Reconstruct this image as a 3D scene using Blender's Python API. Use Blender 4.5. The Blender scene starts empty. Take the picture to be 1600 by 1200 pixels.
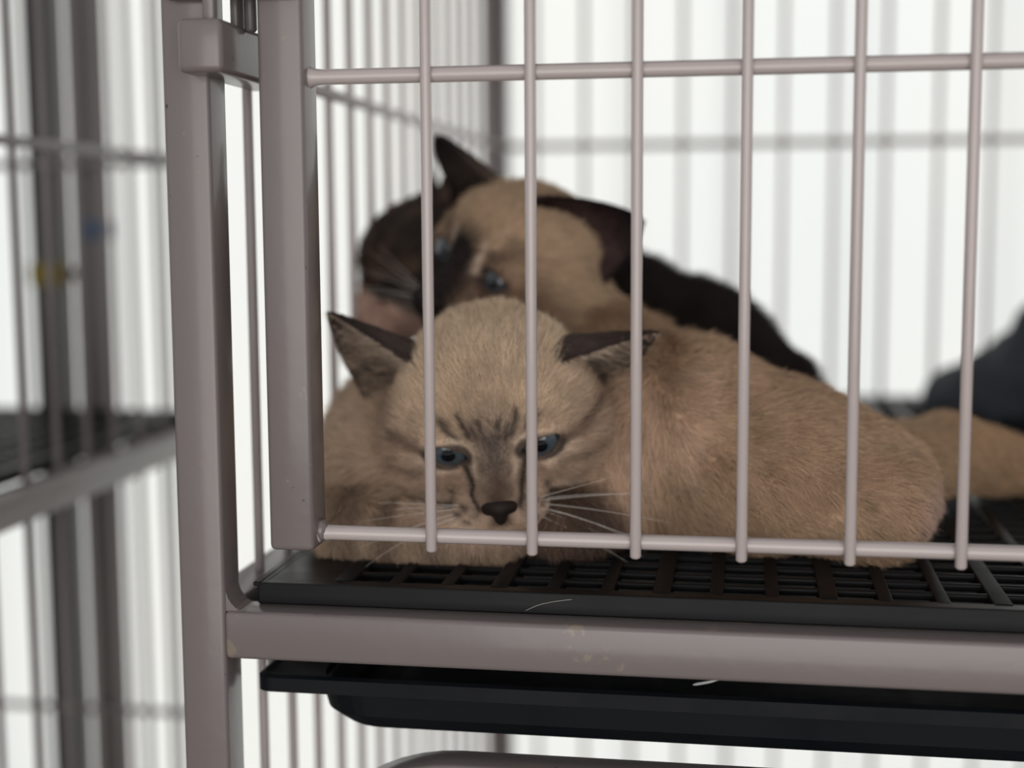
import bpy, bmesh, math
import numpy as np
from mathutils import Matrix, Vector

# ------------------------------------------------------------------ units
# everything is laid out in centimetres; CM turns it into metres, Z0 lifts the
# origin (bottom wire of the cage door) to its height above the floor
CM = 0.01
Z0 = 62.0
scene = bpy.context.scene
COL = scene.collection
rng = np.random.default_rng(7)

def W(p):
    p = np.asarray(p, float)
    q = p * CM
    q[..., 2] += Z0 * CM
    return q

# ------------------------------------------------------------------ camera
F_PX, YAW, PITCH, ROLL = 2196.98, 0.1646, 0.1135, -0.0061
CAM = np.array([9.0133, -39.8947, 9.1519])
_f = np.array([-math.sin(YAW) * math.cos(PITCH), math.cos(YAW) * math.cos(PITCH), -math.sin(PITCH)])
_r = np.array([math.cos(YAW), math.sin(YAW), 0])
_u = np.cross(_r, _f)
_r, _u = math.cos(ROLL) * _r + math.sin(ROLL) * _u, -math.sin(ROLL) * _r + math.cos(ROLL) * _u
cam_d = bpy.data.cameras.new('camera')
cam_d.sensor_width = 36.0
cam_d.lens = F_PX * 36.0 / 1600.0
cam_d.clip_start = 0.01
cam_d.clip_end = 60
cam_d.dof.use_dof = True
cam_d.dof.focus_distance = 0.417
cam_d.dof.aperture_fstop = 4.4
cam = bpy.data.objects.new('camera', cam_d)
COL.objects.link(cam)
M = Matrix.Identity(4)
cw = W(CAM)
for i in range(3):
    M[i][0], M[i][1], M[i][2], M[i][3] = _r[i], _u[i], -_f[i], cw[i]
cam.matrix_world = M
scene.camera = cam

# ------------------------------------------------------------------ light
world = bpy.data.worlds.new('overcast_sky')
scene.world = world
world.use_nodes = True
bg = world.node_tree.nodes['Background']
bg.inputs[0].default_value = (0.97, 0.985, 1.0, 1)
bg.inputs[1].default_value = 0.50

sun_d = bpy.data.lights.new('sun_behind_sheet', 'SUN')
sun_d.energy = 3.5
sun_d.angle = math.radians(6)
sun_d.color = (1.0, 0.985, 0.95)
sun = bpy.data.objects.new('sun_behind_sheet', sun_d)
sun.rotation_euler = Vector((-0.12, -0.80, -0.58)).to_track_quat('-Z', 'Y').to_euler()
COL.objects.link(sun)

# added soft fill from behind the camera, brightening the bars and kittens
front_d = bpy.data.lights.new('added_front_fill', 'AREA')
front_d.shape = 'RECTANGLE'
front_d.size, front_d.size_y = 1.2, 0.8
front_d.energy = 7.2
front_d.color = (1.0, 0.965, 0.92)
front = bpy.data.objects.new('added_front_fill', front_d)
front.location = W((20, -100, 2))
front.rotation_euler = (Vector(W((6, 6, 2))) - Vector(W((20, -100, 2)))).to_track_quat('-Z', 'Y').to_euler()
COL.objects.link(front)

vs = scene.view_settings
vs.view_transform = 'Standard'
vs.look = 'None'
vs.gamma = 1.0
vs.exposure = 0.0
vs.use_curve_mapping = False

# ------------------------------------------------------------------ materials
def srgb(r, g, b):
    def c(v):
        v /= 255.0
        return v / 12.92 if v <= 0.04045 else ((v + 0.055) / 1.055) ** 2.4
    return (c(r), c(g), c(b), 1.0)

def new_mat(name):
    m = bpy.data.materials.new(name)
    m.use_nodes = True
    nt = m.node_tree
    return m, nt, nt.nodes['Principled BSDF']

def N(nt, t, **kw):
    n = nt.nodes.new(t)
    for k, v in kw.items():
        setattr(n, k, v)
    return n

def noise(nt, scale, detail=4, rough=0.5, coord='Object'):
    tc = N(nt, 'ShaderNodeTexCoord')
    nz = N(nt, 'ShaderNodeTexNoise')
    nz.inputs['Scale'].default_value = scale
    nz.inputs['Detail'].default_value = detail
    nz.inputs['Roughness'].default_value = rough
    nt.links.new(tc.outputs[coord], nz.inputs['Vector'])
    return nz

def ramp(nt, src, stops):
    r = N(nt, 'ShaderNodeValToRGB')
    el = r.color_ramp.elements
    while len(el) < len(stops):
        el.new(0.5)
    for e, (p, c) in zip(el, stops):
        e.position = p
        e.color = c
    nt.links.new(src, r.inputs['Fac'])
    return r

def mix(nt, fac, a, b):
    m = N(nt, 'ShaderNodeMix', data_type='RGBA')
    nt.links.new(fac, m.inputs[0])
    for s, v in ((6, a), (7, b)):
        if isinstance(v, tuple):
            m.inputs[s].default_value = v
        else:
            nt.links.new(v, m.inputs[s])
    return m.outputs[2]

def paint_mat(name, col, chips=True, rough=0.32):
    m, nt, b = new_mat(name)
    n1 = noise(nt, 9, 3)
    base = ramp(nt, n1.outputs[0], [(0.3, tuple(c * 0.93 for c in col[:3]) + (1,)), (0.7, col)])
    out = base.outputs[0]
    if chips:
        n2 = noise(nt, 55, 6, 0.65)
        r2 = ramp(nt, n2.outputs[0], [(0.635, (0, 0, 0, 1)), (0.66, (1, 1, 1, 1))])
        out = mix(nt, r2.outputs[0], out, (0.22, 0.18, 0.145, 1))
        n3 = noise(nt, 420, 2, 0.5)
        r3 = ramp(nt, n3.outputs[0], [(0.745, (0, 0, 0, 1)), (0.76, (1, 1, 1, 1))])
        out = mix(nt, r3.outputs[0], out, (0.05, 0.04, 0.04, 1))
    nt.links.new(out, b.inputs['Base Color'])
    b.inputs['Roughness'].default_value = rough
    b.inputs['Coat Weight'].default_value = 0.3
    b.inputs['Coat Roughness'].default_value = 0.12
    n4 = noise(nt, 130, 3)
    bp = N(nt, 'ShaderNodeBump')
    bp.inputs['Strength'].default_value = 0.12
    bp.inputs['Distance'].default_value = 0.001
    nt.links.new(n4.outputs[0], bp.inputs['Height'])
    nt.links.new(bp.outputs[0], b.inputs['Normal'])
    return m

PAINT = (0.172, 0.144, 0.140, 1)
M_PAINT = paint_mat('pinkish_white_gloss_paint', PAINT)
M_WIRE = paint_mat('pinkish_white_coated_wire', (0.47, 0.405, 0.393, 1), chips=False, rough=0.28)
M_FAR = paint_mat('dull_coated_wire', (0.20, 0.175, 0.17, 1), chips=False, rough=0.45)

def plastic_mat(name, a, bcol, rough=0.4, scale=20):
    m, nt, b = new_mat(name)
    n1 = noise(nt, scale, 6, 0.6)
    r = ramp(nt, n1.outputs[0], [(0.35, a), (0.75, bcol)])
    nt.links.new(r.outputs[0], b.inputs['Base Color'])
    b.inputs['Specular IOR Level'].default_value = 0.18
    r2 = ramp(nt, n1.outputs[0], [(0.3, (rough * .7,) * 3 + (1,)), (0.7, (min(1, rough * 1.5),) * 3 + (1,))])
    nt.links.new(r2.outputs[0], b.inputs['Roughness'])
    return m

M_BLACK = plastic_mat('black_grate_plastic', (0.004, 0.004, 0.005, 1), (0.009, 0.009, 0.010, 1), 0.36)
M_DRAWER = plastic_mat('black_drawer_plastic', (0.003, 0.004, 0.006, 1), (0.006, 0.007, 0.009, 1), 0.5)
M_BAG = plastic_mat('dark_slate_fabric', (0.035, 0.042, 0.052, 1), (0.08, 0.09, 0.105, 1), 0.8, 40)
M_STEEL = plastic_mat('bright_bent_wire', (0.6, 0.6, 0.6, 1), (0.8, 0.8, 0.8, 1), 0.25)
M_YELLOW = plastic_mat('yellow_tape', (0.20, 0.14, 0.02, 1), (0.26, 0.19, 0.03, 1), 0.5)
M_BLUE = plastic_mat('blue_tape', (0.09, 0.11, 0.17, 1), (0.10, 0.13, 0.20, 1), 0.5)
M_FLOOR = plastic_mat('grey_concrete', (0.20, 0.195, 0.185, 1), (0.30, 0.29, 0.28, 1), 0.8, 6)
M_POST2 = paint_mat('dull_grey_brown_paint', (0.13, 0.115, 0.11, 1), chips=False, rough=0.5)

M_POST3 = paint_mat('dark_brown_paint', (0.045, 0.038, 0.036, 1), chips=False, rough=0.5)

def curtain_mat():
    m, nt, b = new_mat('white_translucent_sheet')
    nt.nodes.remove(b)
    out = nt.nodes['Material Output']
    n1 = noise(nt, 1.6, 3)
    r = ramp(nt, n1.outputs[0], [(0.3, (0.84, 0.87, 0.87, 1)), (0.7, (0.90, 0.90, 0.87, 1))])
    d = N(nt, 'ShaderNodeBsdfDiffuse')
    t = N(nt, 'ShaderNodeBsdfTranslucent')
    nt.links.new(r.outputs[0], d.inputs[0])
    nt.links.new(r.outputs[0], t.inputs[0])
    mx = N(nt, 'ShaderNodeMixShader')
    mx.inputs[0].default_value = 0.7
    nt.links.new(d.outputs[0], mx.inputs[1])
    nt.links.new(t.outputs[0], mx.inputs[2])
    nt.links.new(mx.outputs[0], out.inputs[0])
    return m
M_SHEET = curtain_mat()

def attr_mat(name, rough=0.75, spec=0.15):
    m, nt, b = new_mat(name)
    a = N(nt, 'ShaderNodeAttribute', attribute_name='col')
    nt.links.new(a.outputs['Color'], b.inputs['Base Color'])
    b.inputs['Roughness'].default_value = rough
    b.inputs['Specular IOR Level'].default_value = spec
    return m
M_FUR = attr_mat('kitten_fur', 0.62, 0.22)
M_SKIN = attr_mat('kitten_coat_base', 0.9, 0.05)

def eye_mat(name, inner, outer, pupil):
    m, nt, b = new_mat(name)
    tc = N(nt, 'ShaderNodeTexCoord')
    sp = N(nt, 'ShaderNodeSeparateXYZ')
    nt.links.new(tc.outputs['Object'], sp.inputs[0])
    xy = N(nt, 'ShaderNodeCombineXYZ')
    nt.links.new(sp.outputs[0], xy.inputs[0])
    nt.links.new(sp.outputs[1], xy.inputs[1])
    ln = N(nt, 'ShaderNodeVectorMath', operation='LENGTH')
    nt.links.new(xy.outputs[0], ln.inputs[0])
    mu = N(nt, 'ShaderNodeMath', operation='MULTIPLY')
    mu.inputs[1].default_value = 100.0          # metres -> centimetres
    nt.links.new(ln.outputs['Value'], mu.inputs[0])
    r = ramp(nt, mu.outputs[0], [(0.0, (0.002, 0.003, 0.005, 1)), (pupil, (0.003, 0.005, 0.008, 1)),
                                 (pupil + 0.05, inner), (0.52, outer), (0.58, (0.01, 0.012, 0.016, 1)), (0.66, (0.12, 0.09, 0.085, 1))])
    nt.links.new(r.outputs[0], b.inputs['Base Color'])
    b.inputs['Roughness'].default_value = 0.06
    b.inputs['Coat Weight'].default_value = 1.0
    b.inputs['Coat Roughness'].default_value = 0.03
    return m
M_EYE = eye_mat('blue_grey_iris', (0.052, 0.068, 0.082, 1), (0.075, 0.096, 0.112, 1), 0.21)
M_EYE2 = eye_mat('deep_blue_iris', (0.04, 0.05, 0.06, 1), (0.065, 0.075, 0.085, 1), 0.16)
def plain_mat(name, c, rough):
    m, nt, b = new_mat(name)
    n1 = noise(nt, 300, 3)
    r = ramp(nt, n1.outputs[0], [(0.3, tuple(v * .8 for v in c) + (1,)), (0.7, c + (1,))])
    nt.links.new(r.outputs[0], b.inputs['Base Color'])
    b.inputs['Roughness'].default_value = rough
    b.inputs['Specular IOR Level'].default_value = 0.2
    return m
M_NOSE = plain_mat('dark_nose_leather', (0.022, 0.015, 0.013), 0.6)
M_NOSEP = plain_mat('pink_nose_leather', (0.25, 0.11, 0.09), 0.45)
M_WHISK = plain_mat('white_whisker', (0.75, 0.70, 0.65), 0.4)

# ------------------------------------------------------------------ mesh helpers
def link(o, parent=None):
    COL.objects.link(o)
    if parent is not None:
        o.parent = parent
    return o

def tag(o, label=None, cat=None, group=None, kind=None):
    if label: o['label'] = label
    if cat: o['category'] = cat
    if group: o['group'] = group
    if kind: o['kind'] = kind
    return o

def empty(name, loc):
    o = bpy.data.objects.new(name, None)
    o.location = W(loc)
    o.empty_display_size = 0.02
    return link(o)

def mesh_obj(name, verts, faces, mat, parent=None, smooth=False, origin=None, world_pts=False):
    """verts in centimetres (scene frame); origin = where the object's pivot sits"""
    verts = np.asarray(verts, float)
    V = verts if world_pts else W(verts)
    base = np.array(parent.matrix_world.translation) if parent is not None else np.zeros(3)
    if parent is not None:
        base = pivot(parent)
    org = W(origin) if origin is not None else (V.min(0) + V.max(0)) / 2
    me = bpy.data.meshes.new(name)
    me.from_pydata((V - org).tolist(), [], [tuple(int(i) for i in f) for f in faces])
    if smooth:
        me.polygons.foreach_set('use_smooth', [True] * len(me.polygons))
    me.materials.append(mat)
    me.update()
    o = bpy.data.objects.new(name, me)
    o.location = org - base
    return link(o, parent)

def pivot(o):
    p = np.array(o.location)
    while o.parent is not None:
        o = o.parent
        p = p + np.array(o.location)
    return p

def bm_out(bm):
    v = np.array([p.co[:] for p in bm.verts]).reshape(-1, 3)
    bm.verts.index_update()
    f = [[q.index for q in p.verts] for p in bm.faces]
    bm.free()
    return v, f

def box_geo(x0, x1, y0, y1, z0, z1, bev=0.0, seg=3):
    bm = bmesh.new()
    bmesh.ops.create_cube(bm, size=1)
    for v in bm.verts:
        v.co = ((x0 + x1) / 2 + v.co.x * (x1 - x0), (y0 + y1) / 2 + v.co.y * (y1 - y0), (z0 + z1) / 2 + v.co.z * (z1 - z0))
    if bev > 0:
        bmesh.ops.bevel(bm, geom=list(bm.edges), offset=bev, segments=seg, affect='EDGES', profile=0.5)
    return bm_out(bm)

def box(name, x0, x1, y0, y1, z0, z1, mat, parent=None, bev=0.0, seg=3):
    v, f = box_geo(x0, x1, y0, y1, z0, z1, bev, seg)
    return mesh_obj(name, v, f, mat, parent, smooth=bev > 0)

def rod_geo(a, b, r, n=12, cap=True, flare=None):
    """round rod with domed ends; flare=(ra, rb): thicker weld at the ends"""
    a, b = np.asarray(a, float), np.asarray(b, float)
    d = b - a
    L = np.linalg.norm(d)
    d = d / L
    h = np.array([0, 0, 1.0]) if abs(d[2]) < 0.9 else np.array([1.0, 0, 0])
    e1 = np.cross(d, h); e1 /= np.linalg.norm(e1)
    e2 = np.cross(d, e1)
    rings = []
    if cap:
        rings += [(0.0, r * 0.45), (r * 0.18, r * 0.8), (r * 0.5, r)]
    else:
        rings += [(0, r)]
    if flare:
        rings = [(0, r * 2.0), (r * 0.45, r * 1.55), (r * 0.95, r * 1.25), (r * 1.6, r * 1.07), (r * 2.4, r)]
    if cap:
        rings += [(L - r * 0.5, r), (L - r * 0.18, r * 0.8), (L, r * 0.45)]
    else:
        rings += [(L, r)]
    vs_, fs = [], []
    for t, rr in rings:
        for k in range(n):
            an = 2 * math.pi * k / n
            vs_.append(a + d * t + rr * (math.cos(an) * e1 + math.sin(an) * e2))
    for j in range(len(rings) - 1):
        for k in range(n):
            fs.append((j * n + k, j * n + (k + 1) % n, (j + 1) * n + (k + 1) % n, (j + 1) * n + k))
    fs.append(tuple(range(n))[::-1])
    fs.append(tuple((len(rings) - 1) * n + k for k in range(n)))
    return np.array(vs_), fs

def rod(name, a, b, r, mat, parent=None, n=12, cap=True, flare=None):
    v, f = rod_geo(a, b, r, n, cap, flare)
    return mesh_obj(name, v, f, mat, parent, smooth=True)

def copy_at(src, name, off, parent):
    """another of the same part, sharing its mesh; off in centimetres"""
    o = bpy.data.objects.new(name, src.data)
    o.location = np.array(src.location) + np.asarray(off, float) * CM
    return link(o, parent)

def merge(*geos):
    V, F, n = [], [], 0
    for v, f in geos:
        V.append(np.asarray(v)); F += [tuple(i + n for i in q) for q in f]; n += len(v)
    return np.concatenate(V), F

# ------------------------------------------------------------------ the setting
floor = box('floor', -400, 400, -300, 160, -Z0 - 4, -Z0, M_FLOOR)
tag(floor, 'grey concrete floor under the cages', kind='structure')

def curtain():
    xs = np.arange(-330, 331, 0.8)
    zs = np.linspace(-Z0 + 0.5, 215, 40)
    r2 = np.random.default_rng(3)
    ph = np.zeros_like(xs)
    # uneven gathers: phase advances at a varying rate
    rate = 0.42 + 0.16 * np.sin(xs * 0.043 + 1.0) + 0.10 * np.sin(xs * 0.11 + 2.2)
    ph = np.cumsum(rate * 0.8)
    amp = 1.5 + 0.7 * np.sin(xs * 0.061) + 0.4 * np.sin(xs * 0.17 + 1)
    V, F = [], []
    for z in zs:
        sway = 0.8 * np.sin(z * 0.03 + xs * 0.02)
        y = 96 + 0.38 * amp * (np.sin(ph + 0.004 * z) + 0.25 * np.sin(2 * ph + 0.8)) + sway
        V.append(np.stack([xs, y, np.full_like(xs, z)], 1))
    V = np.concatenate(V)
    n = len(xs)
    for j in range(len(zs) - 1):
        for i in range(n - 1):
            F.append((j * n + i, j * n + i + 1, (j + 1) * n + i + 1, (j + 1) * n + i))
    o = mesh_obj('wall_back', V, F, M_SHEET, smooth=True)
    sm = o.modifiers.new('thickness', 'SOLIDIFY')
    sm.thickness = 0.0006
    o.modifiers.remove(sm)
    return o
wb = curtain()
tag(wb, 'bright white gathered sheet hung behind the cages', kind='structure')

# ------------------------------------------------------------------ the cage
T = 0.71                    # half width of the square tube
ZB0, ZB1 = -3.83, -2.37     # front beam
XR, YBK, ZTOP, ZLOW = 58.0, 51.5, 31.0, -38.0
cage = empty('cage', (25, 25, -Z0))
tag(cage, 'pinkish white metal wire cage holding the kittens', 'cage')

def post(x, y, z0=-Z0, z1=66):
    return box('post', x - T, x + T, y - T, y + T, z0, z1, M_PAINT, cage, 0.16)
post(-7.0, 0.0); post(-7.0, YBK); post(XR, 0); post(XR, YBK)

def beam_x(y, zc, name='beam'):
    return box(name, -7.0 + T - 0.02, XR - T + 0.02, y - T, y + T, zc - 0.73, zc + 0.73, M_PAINT, cage, 0.15)
def beam_y(x, zc, name='side_rail'):
    return box(name, x - T, x + T, T - 0.02, YBK - T + 0.02, zc - 0.73, zc + 0.73, M_PAINT, cage, 0.15)
ZC = (ZB0 + ZB1) / 2
for zc in (ZC, ZTOP, ZLOW):
    beam_x(0, zc); beam_x(YBK, zc); beam_y(-7.0, zc); beam_y(XR, zc)
# weld beads where the front beam meets the post
for zz in (ZB1 + 0.02,):
    g = [( -6.42, -0.25, zz + 0.65), (-6.35, 0.3, zz)]
def bead(name, c, r, parent, mat=M_PAINT):
    bm = bmesh.new()
    bmesh.ops.create_icosphere(bm, subdivisions=2, radius=1)
    v, f = bm_out(bm)
    v = v * (1 + 0.10 * np.sin(v[:, :1] * 5 + v[:, 1:2] * 4 + v[:, 2:] * 6)) * np.asarray(r) + np.asarray(c)
    return mesh_obj(name, v, f, mat, parent, smooth=True)
def fillet(name, x, y0, y1, z, s, parent):
    """concave weld in the corner between a post (at x) and a beam top (at z)"""
    n = 7
    prof = [(0, 0)] + [(s[0] * (1 - math.sin(a)), s[1] * (1 - math.cos(a))) for a in np.linspace(0, math.pi / 2, n)]
    V, F = [], []
    for y in (y0, y1):
        V += [(x + px, y, z + pz) for px, pz in prof]
    m = len(prof)
    F = [tuple(range(m)), tuple(range(2 * m - 1, m - 1, -1))]
    for k in range(m):
        F.append((k, (k + 1) % m, m + (k + 1) % m, m + k))
    return mesh_obj(name, V, F, M_PAINT, parent)
fillet('weld', -7.0 + T - 0.02, -0.55, 0.55, ZB1 - 0.02, (0.62, 0.8), cage)

# side and back meshes of wire
def wires(proto, pts, name='wire'):
    for k, off in enumerate(pts):
        copy_at(proto, name, off, cage)
RW = 0.165
ys = [4.45 + 3.03 * k for k in range(15)]
for (xs_, z0, z1) in ((-7.0, ZB1 - .1, ZTOP - .7), (-7.0, ZLOW + .7, ZB0 + .1)):
    w0 = rod('wire', (xs_, ys[0], z0), (xs_, ys[0], z1), RW, M_WIRE, cage, 10)
    wires(w0, [(0, y - ys[0], 0) for y in ys[1:]])
    wires(w0, [(XR + 7.0, y - ys[0], 0) for y in ys])
xs = [-4.5 + 3.15 * k for k in range(20)]
for (z0, z1) in ((ZB1 - .1, ZTOP - .7), (ZLOW + .7, ZB0 + .1)):
    w0 = rod('wire', (xs[0], YBK, z0), (xs[0], YBK, z1), RW, M_WIRE, cage, 10)
    wires(w0, [(x - xs[0], 0, 0) for x in xs[1:]])
for z in (14.1, -30.5):
    for x in (-6.75, XR - 0.25):
        rod('cross_wire', (x, T, z), (x, YBK - T, z), 0.22, M_WIRE, cage, 10)
    rod('cross_wire', (-7 + T, YBK - 0.3, z), (XR - T, YBK - 0.3, z), 0.24, M_WIRE, cage, 10)
# drawer runners under the shelf
for sg_, x in ((-1, -5.45), (1, XR - 1.6)):
    rod('runner', (x, 1.4, -5.39), (x, YBK - T, -5.39), 0.14, M_WIRE, cage, 8)
    xx = x + sg_ * 0.72
    for y in (3.0, 25, YBK - 1.5):
        rod('runner_bracket', (x, y, -5.42), (xx, y, -5.42), 0.12, M_WIRE, cage, 8)
        rod('runner_bracket', (xx, y, -5.5), (xx, y, ZB0 + 0.2), 0.12, M_WIRE, cage, 8)
# unseen upper tier floor, added to block light from above the kittens
box('added_shade_roof', -6.2, XR - 0.8, -0.6, YBK + 0.6, ZTOP + 0.75, ZTOP + 1.6, M_DRAWER, cage, 0.2)

# door: stile, cross wires and upright bars as sub-parts
door = box('door', -4.83, -3.47, -0.70, 0.70, -0.45, 29.0, M_PAINT, cage, 0.17)
door['label'] = 'barred front door with square tube frame'
DX1 = 54.5
box('door_frame', DX1, DX1 + 1.36, -0.70, 0.70, -0.45, 29.0, M_PAINT, door, 0.17)
box('door_frame', -3.5, DX1 + 0.05, -0.70, 0.70, 27.6, 29.0, M_PAINT, door, 0.17)
for z in (0.0, 13.39):
    rod('cross_bar', (-3.62, 0.0, z), (DX1 + 0.05, 0.0, z), 0.225, M_WIRE, door, 14, flare=True)
b0 = rod('bar', (0, -0.28, -0.44), (0, -0.28, 27.8), 0.165, M_WIRE, door, 14)
for k in range(1, 18):
    copy_at(b0, 'bar', (3.0 * k, 0, 0), door)
# weld beads at bar crossings
wb0 = bead('weld_bead', (0.0, -0.12, 0.0), (0.235, 0.16, 0.20), door, M_WIRE)
for k in range(1, 18):
    copy_at(wb0, 'weld_bead', (3.0 * k, 0, 0), door)
for k in range(0, 18):
    copy_at(wb0, 'weld_bead', (3.0 * k, 0, 13.39), door)
bead('weld_bead', (-3.42, -0.10, 0.08), (0.22, 0.24, 0.34), door, M_PAINT)
# latch: short square sleeve welded in front of the post, passing behind the door stile
lt = box('latch_sleeve', -6.82, -5.50, -1.70, 4.2, 13.42, 14.93, M_PAINT, cage, 0.2)
lt['label'] = 'latch sleeve on the post'
box('latch_tab', -6.22, -5.86, -1.25, -0.9, 14.85, 17.0, M_PAINT, lt, 0.08)
box('latch_tab', -5.78, -5.56, -0.2, 0.9, 14.75, 17.0, M_POST2, lt, 0.05)
rod('latch_pin', (-5.35, 0.35, 14.75), (-5.35, 0.35, 17.2), 0.18, M_POST2, lt, 10)
rod('latch_pin', (-7.4, -1.0, 15.80), (-3.4, -1.0, 15.80), 0.28, M_POST2, lt, 12)

# ------------------------------------------------------------------ grate shelf
ZT = -1.70
GX0, GX1, GY0, GY1 = -5.6, 57.0, 0.32, 50.4
tray = empty('floor_grate', ((GX0 + GX1) / 2, (GY0 + GY1) / 2, ZB1))
tag(tray, 'black plastic floor grate the kittens are lying on', 'grate')
lip = [box_geo(GX0, GX1, GY0, GY0 + 0.28, ZB1, ZT, 0.05, 2),
       box_geo(GX0, GX1, GY1 - 0.28, GY1, ZB1, ZT, 0.05, 2),
       box_geo(GX0, GX0 + 0.28, GY0 + .2, GY1 - .2, ZB1, ZT, 0.05, 2),
       box_geo(GX1 - 0.28, GX1, GY0 + .2, GY1 - .2, ZB1, ZT, 0.05, 2)]
lip.append(box_geo(GX0 - 0.14, GX0 + .1, GY0 - 0.02, GY1, ZT - 0.12, ZT + 0.02, 0.03, 1))
v, f = merge(*lip)
mesh_obj('rim', v, f, M_BLACK, tray, smooth=False)
# solid margin plates
PX = 1.62; PY = 1.18
RX0 = -3.05 + PX * 0      # first long rib
nx = int((GX1 - 1.0 - RX0) / PX)
ny = int((GY1 - 1.0 - (GY0 + 0.55)) / PY)
plates = [box_geo(GX0 + 0.2, RX0, GY0 + 0.2, GY1 - 0.2, ZT - 0.16, ZT - 0.01),
          box_geo(RX0 - .05, GX1 - 0.2, GY0 + 0.2, GY0 + 0.6, ZT - 0.16, ZT - 0.01),
          box_geo(RX0 + nx * PX, GX1 - 0.2, GY0 + 0.5, GY1 - 0.2, ZT - 0.16, ZT - 0.01),
          box_geo(RX0 - .05, RX0 + nx * PX + .1, GY0 + 0.6 + ny * PY, GY1 - 0.2, ZT - 0.16, ZT - 0.01)]
v, f = merge(*plates)
mesh_obj('margin', v, f, M_BLACK, tray)
YR1 = GY0 + 0.6 + ny * PY
rib = None
for k in range(nx + 1):
    x = RX0 + k * PX
    wide = 0.27 if k % 3 == 0 else 0.2
    o = box('long_rib', x - wide, x + wide, GY0 + 0.5, YR1 + 0.1, ZT - 0.5, ZT + (0.0 if k % 3 else 0.02), M_BLACK, tray, 0.05, 2)
s0 = box('cross_rib', RX0, RX0 + nx * PX, GY0 + 0.6 + PY - 0.11, GY0 + 0.6 + PY + 0.11, ZT - 0.26, ZT - 0.03, M_BLACK, tray, 0.05, 2)
for k in range(2, ny + 1):
    copy_at(s0, 'cross_rib', (0, PY * (k - 1), 0), tray)

# ------------------------------------------------------------------ drawer tray underneath
def rounded_rect(x0, x1, y0, y1, r, n=8):
    pts = []
    for cx, cy, a0 in ((x1 - r, y0 + r, -90), (x1 - r, y1 - r, 0), (x0 + r, y1 - r, 90), (x0 + r, y0 + r, 180)):
        for k in range(n + 1):
            a = math.radians(a0 + 90 * k / n)
            pts.append((cx + r * math.cos(a), cy + r * math.sin(a)))
    return pts
def loft(levels, close_bottom=True, close_top=False):
    """levels: list of (outline points, z)"""
    V, F = [], []
    n = len(levels[0][0])
    for pts, z in levels:
        V += [(x, y, z) for x, y in pts]
    for j in range(len(levels) - 1):
        for k in range(n):
            F.append((j * n + k, j * n + (k + 1) % n, (j + 1) * n + (k + 1) % n, (j + 1) * n + k))
    if close_bottom: F.append(tuple(range(n))[::-1])
    if close_top: F.append(tuple((len(levels) - 1) * n + k for k in range(n)))
    return np.array(V), F
drawer = empty('drawer_tray', (25, 25, -6.6))
tag(drawer, 'black plastic drip tray slung under the cage floor', 'tray')
x0, x1, y0, y1 = -4.25, 55.8, 0.95, 49
v, f = loft([(rounded_rect(x0 + 1.7, x1 - 1.7, y0 + 1.2, y1 - 1.2, 1.4), -6.60),
             (rounded_rect(x0 + 0.7, x1 - 0.7, y0 + 0.35, y1 - 0.35, 1.6), -6.46),
             (rounded_rect(x0 + 0.2, x1 - 0.2, y0 + 0.1, y1 - 0.1, 1.6), -6.05),
             (rounded_rect(x0, x1, y0, y1, 1.6), -5.2),
             (rounded_rect(x0 + 0.25, x1 - 0.25, y0 + 0.25, y1 - 0.25, 1.5), -5.2),
             (rounded_rect(x0 + 0.5, x1 - 0.5, y0 + 0.4, y1 - 0.4, 1.5), -6.1),
             (rounded_rect(x0 + 1.7, x1 - 1.7, y0 + 1.2, y1 - 1.2, 1.4), -6.4)], close_top=True)
mesh_obj('basin', v, f, M_DRAWER, drawer, smooth=False)
a, b_ = rounded_rect(-5.85, 57.0, 0.55, 50, 0.5), rounded_rect(x0 + 0.1, x1 - 0.1, y0 + 0.1, y1 - 0.1, 1.6)
v, f = loft([(b_, -5.22), (a, -5.22), (a, -4.78), (rounded_rect(-5.7, 57.05, 0.7, 49.85, 0.5), -4.70),
             (rounded_rect(-5.5, 56.85, 0.9, 49.65, 0.5), -4.78), (rounded_rect(x0 + 0.1, x1 - 0.1, y0 + 0.12, y1 - 0.1, 1.6), -5.05), (b_, -5.22)], close_bottom=False)
mesh_obj('rim', v, f, M_DRAWER, drawer)

# door of the tier below: square tube bent round at the corners
def bent_frame(x0, x1, z0, z1, R, n=14):
    path = []
    for cx, cz, a0 in ((x1 - R, z1 - R, 90), (x0 + R, z1 - R, 180)):
        for k in range(n + 1):
            a = math.radians(a0 - 90 + 90 * k / n)
            path.append((cx, cz, math.cos(a), math.sin(a)))
    for cx, cz, dx, dz in ((x0, z0, -1, -1), (x1, z0, 1, -1)):
        path.append((cx + (R if dx < 0 else -R), cz + R, dx * R / R, -1.0))
    c = 0.16; t = 1.4
    prof = [(0, -T + c), (-c * .3, -T + c * .3), (-c, -T), (-t + c, -T), (-t, -T + c), (-t, T - c), (-t + c, T), (-c, T), (-c * .3, T - c * .3), (0, T - c)]
    V, F = [], []
    for cx, cz, dx, dz in path:
        for (o, y) in prof:
            V.append((cx + (R + o) * dx, y, cz + (R + o) * dz))
    m, L = len(prof), len(path)
    for j in range(L):
        for k in range(m):
            F.append((j * m + k, ((j + 1) % L) * m + k, ((j + 1) % L) * m + (k + 1) % m, j * m + (k + 1) % m))
    return V, F
v, f = bent_frame(-4.9, DX1 + 1.36, ZLOW + 1.3, -6.77, 5.6)
ldoor = mesh_obj('lower_door', v, f, M_PAINT, cage, smooth=True)
ldoor['label'] = 'lower door with rounded tube corners'
lb0 = rod('bar', (0, 0, ZLOW + 2.0), (0, 0, -7.6), 0.165, M_WIRE, ldoor, 10)
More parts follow.
